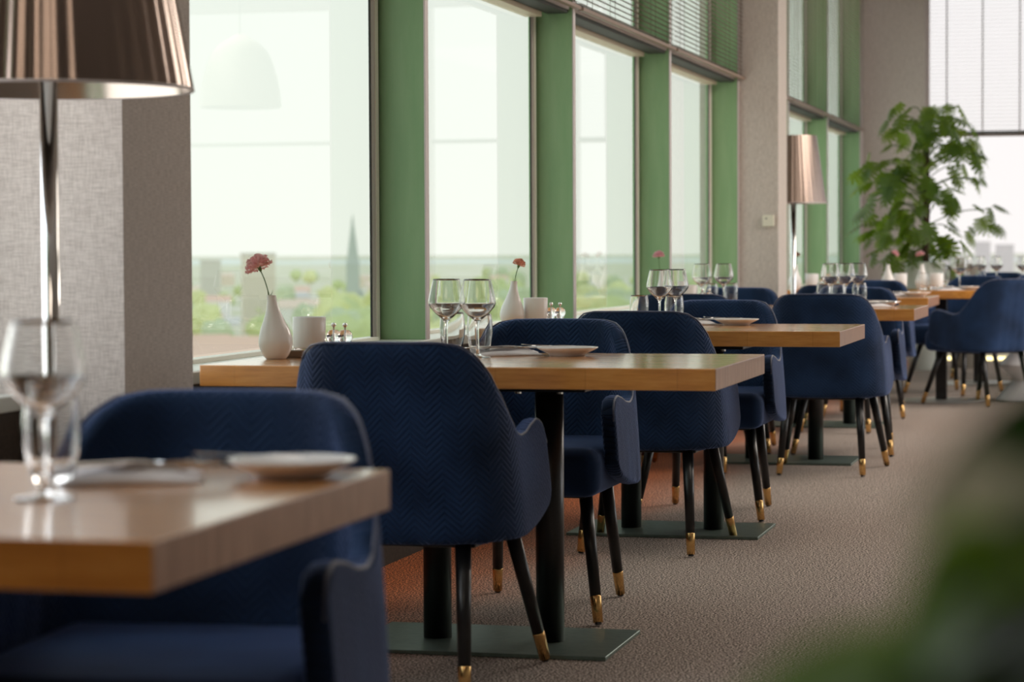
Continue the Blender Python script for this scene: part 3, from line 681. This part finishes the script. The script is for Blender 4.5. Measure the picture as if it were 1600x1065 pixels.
def floor_lamp(x, y, r, h, z0, lab):
    e = thing('floor_lamp', lab, 'lamp', (x, y, 0), 0, 'floor lamps by the window')
    seg = 180; prof = [(r*(1-0.30*t), z0+h*t) for t in [i/14 for i in range(15)]]
    def rip(rr, a): return rr*(1+0.006*sin(a*45))
    bm = NB(); rings = []
    for rr, z in prof: rings.append([bm.verts.new((rip(rr, 2*pi*k/seg)*cos(2*pi*k/seg), rip(rr, 2*pi*k/seg)*sin(2*pi*k/seg), z)) for k in range(seg)])
    for A, B in zip(rings, rings[1:]):
        for k in range(seg): bm.faces.new((A[k], A[(k+1) % seg], B[(k+1) % seg], B[k]))
    link('lamp_shade', bm, SHADE, e, True)
    bm = NB(); lathe(bm, [(rr-0.006, z) for rr, z in prof]+[(0, z0+h-0.001)], 96); link('shade_lining', bm, SHADEI, e, True)
    bm = NB(); lathe(bm, [(r-0.006, z0), (r, z0-0.002), (r+0.002, z0), (r+0.001, z0+0.004)], 96); link('shade_rim', bm, ALU, e, True)
    bm = NB(); lathe(bm, [(0, z0+0.17), (r*0.42, z0+0.18), (r*0.45, z0+0.20), (r*0.38, z0+h-0.05), (0, z0+h-0.045)], 40); link('diffuser', bm, DIFF, e, True)
    bm = NB(); tube(bm, [(0, 0, 0.03), (0, 0, z0+0.12)], 0.0085, 16); link('stem_core', bm, BLACKLEG, e, True)
    bm = NB(); lathe(bm, [(0.0165, 0.03), (0.0175, 0.03), (0.0175, z0+0.10), (0.0165, z0+0.10)], 32); o = link('pole', bm, CHROME, e, True); o['label'] = 'bright chrome pole'
    bm = NB(); lathe(bm, [(0, 0), (0.155, 0.0), (0.157, 0.006), (0.13, 0.016), (0.04, 0.026), (0.02, 0.05), (0, 0.05)], 48); link('base', bm, CHROME, e, True)
floor_lamp(-2.036, 4.42, 0.280, 0.47, 1.353, 'tall floor lamp with large smoked metallic shade at the upper left, before the grey column')
floor_lamp(-2.13, 16.05, 0.215, 0.44, 1.325, 'floor lamp with copper lit shade, half hidden behind the middle column')

def pendant(x, y, z0, r, h, lab):
    e = thing('pendant_lamp', lab, 'lamp', (x, y, z0), 0, 'bell pendant lamps')
    prof = spline([(r, 0), (r*0.97, h*0.2), (r*0.86, h*0.5), (r*0.62, h*0.8), (r*0.2, h*0.97), (0.02, h)], 4)
    bm = NB(); lathe(bm, prof+[(a-0.004 if a > 0.03 else a, b_-0.003) for a, b_ in reversed(prof)], 48); link('lamp_shade', bm, mat('pendant_enamel', (0.25, 0.26, 0.22), 0.4), e, True)
    bm = NB(); tube(bm, [(0, 0, h), (0, 0, ZC-z0)], 0.004, 8); link('cord', bm, BLACKLEG, e, True)
    bm = NB(); lathe(bm, [(0, ZC-z0-0.03), (0.05, ZC-z0-0.03), (0.06, ZC-z0), (0, ZC-z0)], 24); link('ceiling_rose', bm, BLACKLEG, e, True)
pendant(0.85, 16.0, 2.02, 0.28, 0.50, 'dark bell pendant lamp mirrored in the first window pane')
pendant(0.35, 17.6, 2.35, 0.25, 0.45, 'second bell pendant, mirrored faintly at the right of the first window pane')

# ---------------------------------------------------------------- small things on the wall, led strip, stool
bm = NB(); box(bm, -0.036, 0.036, -0.026, 0, -0.036, 0.036, 0.003); th_ = tag(link('thermostat', bm, mat('thermostat_plastic', (0.72, 0.70, 0.58), 0.4)), 'small square cream thermostat on the middle grey column', 'thermostat'); th_.location = (-2.185, 15.297, 1.205)
bm = NB(); tube(bm, [(-0.012, -0.026, 0.014), (-0.012, -0.028, 0.014)], 0.005, 10); link('sensor_dot', bm, GASK, th_)
bm = NB(); box(bm, 0, 1.3, -0.012, 0, 0, 0.03, 0.002); o = tag(link('light_strip', bm, LED), 'glowing yellow light strip along the foot of the far low wall', 'light'); o.location = (-1.80, YF-0.02, 0.004)
STW = mat('white_moulded_plastic', (0.80, 0.80, 0.82), 0.35)
bm = NB(); lathe(bm, [(0, 0), (0.205, 0.0), (0.21, 0.008), (0.20, 0.02), (0.095, 0.135), (0.09, 0.142), (0.095, 0.15), (0.185, 0.235), (0.188, 0.245), (0.18, 0.255), (0.085, 0.355), (0.085, 0.365), (0.19, 0.44), (0.192, 0.45), (0.18, 0.455), (0, 0.45)], 48)
o = tag(link('stool', bm, STW, None, True), 'white zigzag turned stool at the right edge behind the dark chair', 'stool'); o.location = (-0.655, 16.75, 0)

# ---------------------------------------------------------------- plants
def leaf_mat(name, a, b_, tr_):
    m = mat(name, a, 0.35); n, l, b = nodes(m); mp = coords(m)
    t = n.new('ShaderNodeTexNoise'); t.inputs['Scale'].default_value = 6; l.new(mp.outputs[0], t.inputs['Vector']); r = ramp(n, [(0.3, a), (0.7, b_)]); l.new(t.outputs['Fac'], r.inputs[0]); l.new(r.outputs[0], b.inputs['Base Color'])
    tl = n.new('ShaderNodeBsdfTranslucent'); tl.inputs[0].default_value = (*tr_, 1); mx = n.new('ShaderNodeMixShader'); mx.inputs[0].default_value = 0.45
    l.new(b.outputs[0], mx.inputs[1]); l.new(tl.outputs[0], mx.inputs[2]); l.new(mx.outputs[0], n['Material Output'].inputs[0]); return m
LEAF = leaf_mat('monstera_leaf', (0.022, 0.055, 0.018), (0.05, 0.11, 0.03), (0.38, 0.55, 0.03))
STALK = mat('leaf_stalk', (0.10, 0.16, 0.05), 0.5)
def monstera_leaf(L, lobes=6, cup=0.25):
    """split leaf: finger lobes leaving the midrib on both sides, tip at +x"""
    bm = NB(); mid = []
    def bend(x, y_): return Vector((x, y_, -cup*abs(y_)*0.8-0.35*cup*(x/L)**2*L))
    def width(s): return 0.52*L*math.sin(min(1, 0.10+s*1.02)*pi)**0.62
    for side in (-1, 1):
        for q in range(lobes):
            s0, s1 = q/lobes, (q+1)/lobes; sm = (s0+s1)/2; w = max(0.06*L, width(sm)); sweep = 0.10*L+0.28*L*sm-0.22*L*(1-sm)
            xa, xb = -0.08*L+s0*L*0.98, -0.08*L+s1*L*0.98
            rows = []
            for i in range(5):
                t = i/4; gap = 0.0 if t < 0.4 else 0.16*(t-0.4)/0.6
                tipn = 1.0 if t < 0.9 else 0.5
                c = (xa+xb)/2+sweep*t; hwid = (xb-xa)/2*(1+0.25*t)*(1-gap)*tipn
                rows.append((bm.verts.new(bend(c-hwid, side*w*t)), bm.verts.new(bend(c+hwid, side*w*t*0.98))))
            for A, B in zip(rows, rows[1:]): bm.faces.new((A[0], A[1], B[1], B[0]))
    me = bpy.data.meshes.new('leaf'); bm.to_mesh(me); bm.free(); me.materials.append(LEAF)
    me.polygons.foreach_set('use_smooth', [True]*len(me.polygons)); return me
LM = [monstera_leaf(0.24, 6, 0.25), monstera_leaf(0.19, 5, 0.5), monstera_leaf(0.28, 7, 0.15)]
POT = mat('glazed_white_pot', (0.70, 0.74, 0.68), 0.3)
def monstera(x, y):
    e = thing('monstera_plant', 'tall split-leaf monstera on a moss pole in a white planter before the far window', 'plant', (x, y, 0))
    bm = NB(); lathe(bm, [(0, 0), (0.13, 0), (0.135, 0.01), (0.17, 0.9), (0.175, 0.91), (0.16, 0.91), (0.155, 0.86), (0, 0.86)], 40); link('planter', bm, POT, e, True)
    bm = NB(); lathe(bm, [(0, 0.861), (0.153, 0.861), (0.0, 0.875)], 24); link('soil', bm, mat('potting_soil', (0.03, 0.02, 0.015), 0.95), e)
    bm = NB(); tube(bm, [(0, 0, 0.86), (0.01, 0, 1.4), (0.0, 0, 2.05)], [0.03, 0.028, 0.025], 12); link('moss_pole', bm, noisy(mat('moss_pole', (0.06, 0.035, 0.02), 0.95), [(0.3, (0.04, 0.022, 0.014)), (0.7, (0.09, 0.05, 0.03))], nscale=90, bump=0.6, dist=0.01), e)
    rnd = random.Random(12)
    for k in range(210):
        z = 0.93+1.27*(k/210)+rnd.uniform(-0.05, 0.05); a = rnd.uniform(0, 2*pi)
        ext = 0.14+0.44*rnd.random()*math.sin(min(1, (z-0.72)/1.5)*pi)**0.5
        p = Vector((cos(a)*ext*1.12, sin(a)*ext*0.75, z+rnd.uniform(-0.05, 0.07)))
        if k % 3 == 0:
            bm = NB(); tube(bm, spline([(0.01*cos(a), 0.01*sin(a), z-0.12), tuple(p*0.5+Vector((0, 0, 0.5*z-0.01))), tuple(p)], 3), [0.005]*6+[0.003], 5, caps=False); link('stalk', bm, STALK, e, True)
        o = bpy.data.objects.new('leaf', LM[k % 3]); C.objects.link(o); o.parent = e; o.location = p
        o.rotation_euler = (rnd.uniform(-0.7, 0.7), rnd.uniform(0.35, 1.25), a+rnd.uniform(-0.7, 0.7)); s = rnd.uniform(0.42, 0.80); o.scale = (s, s, s)
monstera(-1.66, 20.9)
bm = NB(); lathe(bm, [(0, 0), (0.11, 0), (0.15, 0.86), (0.155, 0.87), (0.14, 0.87), (0.135, 0.82), (0, 0.82)], 36); o = tag(link('planter', bm, mat('taupe_planter', (0.36, 0.33, 0.28), 0.5), None, True), 'taupe empty planter right of the monstera', 'planter'); o.location = (-1.36, 21.3, 0)

FLEAF = leaf_mat('houseplant_leaf', (0.07, 0.17, 0.012), (0.11, 0.24, 0.02), (0.20, 0.38, 0.01))
FLEAFD = leaf_mat('dark_houseplant_leaf', (0.008, 0.018, 0.006), (0.015, 0.03, 0.01), (0.02, 0.05, 0.01))
PALEL = leaf_mat('pale_variegated_leaf', (0.42, 0.44, 0.32), (0.55, 0.56, 0.44), (0.4, 0.42, 0.3))
def simple_leaf(L, w, m, cup=0.3):
    bm = NB(); rows = []; n_ = 8
    for i in range(n_+1):
        t = i/n_; ww = w*math.sin(pi*t**0.8)**0.8*(1 if t < 1 else 0)+0.0004; x = L*t; z = -cup*L*t*t
        rows.append([bm.verts.new((x, -ww, z+ww*0.3)), bm.verts.new((x, 0, z)), bm.verts.new((x, ww, z+ww*0.3))])
    for A, B in zip(rows, rows[1:]):
        for k in range(2): bm.faces.new((A[k], A[k+1], B[k+1], B[k]))
    me = bpy.data.meshes.new('leaf'); bm.to_mesh(me); bm.free(); me.materials.append(m); me.polygons.foreach_set('use_smooth', [True]*len(me.polygons)); return me
def fg_plant():
    px, py = 0.035, 0.645
    e = thing('potted_plant', 'very blurred green leafy houseplant close to the camera at the lower right', 'plant', (px, py, 0))
    bm = NB(); lathe(bm, [(0, 0), (0.12, 0), (0.15, 0.70), (0.155, 0.71), (0.14, 0.71), (0.135, 0.68), (0, 0.68)], 36); link('planter', bm, POT, e, True)
    bm = NB(); lathe(bm, [(0, 0.681), (0.134, 0.681), (0, 0.69)], 24); link('soil', bm, bpy.data.materials['potting_soil'], e)
    me = [simple_leaf(0.12, 0.028, FLEAF), simple_leaf(0.11, 0.032, FLEAFD), simple_leaf(0.09, 0.024, FLEAF)]
    rnd = random.Random(4)
    # (x, y, z) of leaf roots in the plant's own frame
    me.append(simple_leaf(0.09, 0.030, PALEL)); rx, ry = 0.97, 0.2437
    spots = [(0.112, 0.980, 3, 0.36), (0.118, 0.972, 3, 0.3)]
    for k in range(34): spots.append((rnd.uniform(0.140, 0.190), rnd.uniform(0.935, 0.996), 1 if k % 5 else 0, rnd.uniform(0.6, 0.95)))
    for k in range(22): spots.append((rnd.uniform(0.065, 0.16), rnd.uniform(0.905, 0.930), 0 if k % 3 else 2, rnd.uniform(0.6, 0.9)))
    for k in range(8): spots.append((rnd.uniform(0.115, 0.15), rnd.uniform(0.945, 0.965), 2, rnd.uniform(0.6, 0.9)))
    for k, (lt, z, mi, sc) in enumerate(spots):
        a = pi+0.246+rnd.uniform(-0.9, 0.9); L = 0.1*sc; off = lt-0.191
        c = Vector((off*rx+rnd.uniform(-0.03, 0.03)*ry*2, off*ry+rnd.uniform(-0.05, 0.05), z)); root = c-Vector((cos(a), sin(a), 0))*L*0.5+Vector((0, 0, 0.01))
        if k % 2 == 0:
            bm = NB(); tube(bm, spline([(root.x*0.2, root.y*0.2, 0.68), (root.x*0.7, root.y*0.7, 0.80), tuple(root)], 3), 0.0022, 6); link('stalk', bm, STALK, e, True)
        o = bpy.data.objects.new('leaf', me[mi]); C.objects.link(o); o.parent = e; o.location = root; o.scale = (sc, sc, sc)
        o.rotation_euler = (rnd.uniform(-0.6, 0.6), rnd.uniform(-0.1, 0.5), a)
    return e
fg_plant()

# ---------------------------------------------------------------- the town outside, far below; haze put into its pale colours
ZG = -42.0
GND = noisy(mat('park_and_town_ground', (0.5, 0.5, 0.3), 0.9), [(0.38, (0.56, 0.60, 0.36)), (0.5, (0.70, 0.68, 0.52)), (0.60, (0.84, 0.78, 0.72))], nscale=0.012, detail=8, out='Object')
bm = NB(); box(bm, -9000, 3000, 150, 14000, -2, 0); o = link('ground', bm, GND); o.location = (0, 0, ZG); struct(o, 'green and sandy town ground far below the windows')
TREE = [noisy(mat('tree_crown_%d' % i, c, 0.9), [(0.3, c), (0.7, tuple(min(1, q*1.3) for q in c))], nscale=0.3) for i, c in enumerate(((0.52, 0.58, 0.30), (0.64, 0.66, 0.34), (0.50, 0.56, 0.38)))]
BARK = mat('bark', (0.2, 0.16, 0.12), 0.9)
BW = [mat('house_wall_%d' % i, c, 0.85) for i, c in enumerate(((0.84, 0.80, 0.74), (0.88, 0.86, 0.84), (0.84, 0.72, 0.62), (0.74, 0.70, 0.68)))]
RF = [mat('roof_%d' % i, c, 0.85) for i, c in enumerate(((0.84, 0.60, 0.50), (0.70, 0.68, 0.68), (0.88, 0.72, 0.62)))]
def world_at(u, d):   # bearing of a picture column, distance along the axis
    ang = YAW-math.atan((u-800)/FPX); return (-sin(ang)*d, cos(ang)*d)
def crown_mesh(seed, m):
    bm = NB(); bmesh.ops.create_icosphere(bm, subdivisions=3, radius=1.0)
    for v in bm.verts:
        k = 1+0.28*noise.noise(v.co*1.7+Vector((seed, 0, 0)))+0.12*noise.noise(v.co*4+Vector((0, seed, 0))); v.co = Vector((v.co.x*k, v.co.y*k, v.co.z*k*0.85))
    me = bpy.data.meshes.new('crown'); bm.to_mesh(me); bm.free(); me.materials.append(m); return me
CM = [crown_mesh(i*3.1, TREE[i % 3]) for i in range(6)]
bm = NB(); tube(bm, [(0, 0, 0), (0, 0, 1)], [0.06, 0.04], 6); TM = bpy.data.meshes.new('trunk'); bm.to_mesh(TM); bm.free(); TM.materials.append(BARK)
rnd = random.Random(21)
placed = []
def tree(u, d, r):
    x, y = world_at(u, d)
    if any((x-a)**2+(y-b_)**2 < (1.15*(r+q))**2 for a, b_, q in placed): return
    placed.append((x, y, r))
    e = thing('tree', 'pale green round tree in the hazy town below', 'tree', (x, y, ZG), rnd.uniform(0, 6), 'trees in the town below')
    o = bpy.data.objects.new('crown', rnd.choice(CM)); C.objects.link(o); o.parent = e; o.location = (0, 0, r*1.25); o.scale = (r, r, r)
    t = bpy.data.objects.new('trunk', TM); C.objects.link(t); t.parent = e; t.scale = (r, r, r*0.9)
for k in range(200):
    d = 720*math.exp(rnd.random()*1.5); u = rnd.uniform(-250, 1120); tree(u, d, rnd.uniform(5, 9))
for k in range(26): tree(rnd.uniform(515, 600), rnd.uniform(900, 1400), rnd.uniform(8, 11))
for k in range(24): tree(rnd.uniform(670, 850), rnd.uniform(1000, 1700), rnd.uniform(8, 11))
for k in range(16): tree(rnd.uniform(905, 1000), rnd.uniform(900, 1500), rnd.uniform(8, 11))
def house(u, d, w, dp, h, rz, wm, rm, lab, grp, flat=False):
    x, y = world_at(u, d); q0 = max(w, dp)*0.6
    if grp == 'houses in the town below' and any((x-a)**2+(y-b_)**2 < (q0+1.15*q)**2 for a, b_, q in placed): return
    placed.append((x, y, q0)); e = thing('house' if not flat else 'office_block', lab, 'building', (x, y, ZG), rz, grp)
    bm = NB(); box(bm, -w/2, w/2, -dp/2, dp/2, 0, h); link('walls', bm, wm, e)
    bm = NB()
    if flat: box(bm, -w/2-0.4, w/2+0.4, -dp/2-0.4, dp/2+0.4, h, h+1.2)
    else:
        rh = dp*0.38; vs = [bm.verts.new(p) for p in ((-w/2-.4, -dp/2-.5, h-.2), (w/2+.4, -dp/2-.5, h-.2), (w/2+.4, dp/2+.5, h-.2), (-w/2-.4, dp/2+.5, h-.2), (-w/2-.4, 0, h+rh), (w/2+.4, 0, h+rh))]
        for f in ((0, 1, 5, 4), (2, 3, 4, 5), (0, 4, 3), (1, 2, 5), (0, 3, 2, 1)): bm.faces.new([vs[i] for i in f])
    link('roof', bm, rm, e); return e
for k in range(80):
    d = 700*math.exp(rnd.random()*1.5); u = rnd.uniform(-250, 1110)
    house(u, d, rnd.uniform(10, 26), rnd.uniform(8, 12), rnd.uniform(6, 12), rnd.uniform(-0.5, 0.9), rnd.choice(BW), rnd.choice(RF), 'small hazy house with pitched roof in the town below', 'houses in the town below')
for u, d, w in ((330, 760, 26), (372, 800, 24), (345, 840, 30), (400, 880, 24), (310, 900, 22)):
    house(u, d, w, 11, 8, 0.3, BW[2], RF[0], 'terracotta roofed house behind the left of the second table', 'terracotta roofed houses at left')
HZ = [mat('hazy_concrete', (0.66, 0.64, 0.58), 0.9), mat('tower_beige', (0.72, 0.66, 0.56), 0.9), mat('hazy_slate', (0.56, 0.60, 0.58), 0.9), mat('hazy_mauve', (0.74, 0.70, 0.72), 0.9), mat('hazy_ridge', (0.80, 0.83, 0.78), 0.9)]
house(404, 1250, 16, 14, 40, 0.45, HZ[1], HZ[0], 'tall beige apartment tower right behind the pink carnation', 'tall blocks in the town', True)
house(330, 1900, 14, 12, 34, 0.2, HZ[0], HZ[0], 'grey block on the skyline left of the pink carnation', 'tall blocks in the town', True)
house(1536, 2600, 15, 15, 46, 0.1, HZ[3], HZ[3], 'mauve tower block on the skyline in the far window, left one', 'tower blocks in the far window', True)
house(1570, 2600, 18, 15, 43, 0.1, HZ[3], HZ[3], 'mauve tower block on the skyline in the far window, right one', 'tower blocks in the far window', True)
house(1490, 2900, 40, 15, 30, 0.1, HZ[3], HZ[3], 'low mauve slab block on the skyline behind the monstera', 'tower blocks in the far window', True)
# church
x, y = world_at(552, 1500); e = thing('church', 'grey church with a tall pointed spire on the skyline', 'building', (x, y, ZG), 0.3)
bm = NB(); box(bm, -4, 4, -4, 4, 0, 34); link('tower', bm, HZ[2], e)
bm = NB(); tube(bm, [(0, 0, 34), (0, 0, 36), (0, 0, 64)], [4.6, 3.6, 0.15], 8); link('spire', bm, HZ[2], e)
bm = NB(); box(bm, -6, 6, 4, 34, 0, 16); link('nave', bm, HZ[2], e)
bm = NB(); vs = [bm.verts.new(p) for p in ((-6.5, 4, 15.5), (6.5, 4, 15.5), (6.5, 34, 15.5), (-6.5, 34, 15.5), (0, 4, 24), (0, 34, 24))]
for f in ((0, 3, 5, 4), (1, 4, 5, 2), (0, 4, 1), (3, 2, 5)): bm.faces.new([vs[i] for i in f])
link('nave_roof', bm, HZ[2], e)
# distant low tree line
bm = NB(); rows = []
for i in range(61):
    a = R(-2)+R(34)*i/60; d = 6800; h = 10+12*noise.noise(Vector((i*0.31, 2, 0)))
    rows.append((bm.verts.new((-sin(a)*d, cos(a)*d, 0)), bm.verts.new((-sin(a)*(d+60), cos(a)*(d+60), h)), bm.verts.new((-sin(a)*(d+600), cos(a)*(d+600), h*0.9)), bm.verts.new((-sin(a)*(d+700), cos(a)*(d+700), 0))))
for A, B in zip(rows, rows[1:]):
    for k in range(3): bm.faces.new((A[k], B[k], B[k+1], A[k+1]))
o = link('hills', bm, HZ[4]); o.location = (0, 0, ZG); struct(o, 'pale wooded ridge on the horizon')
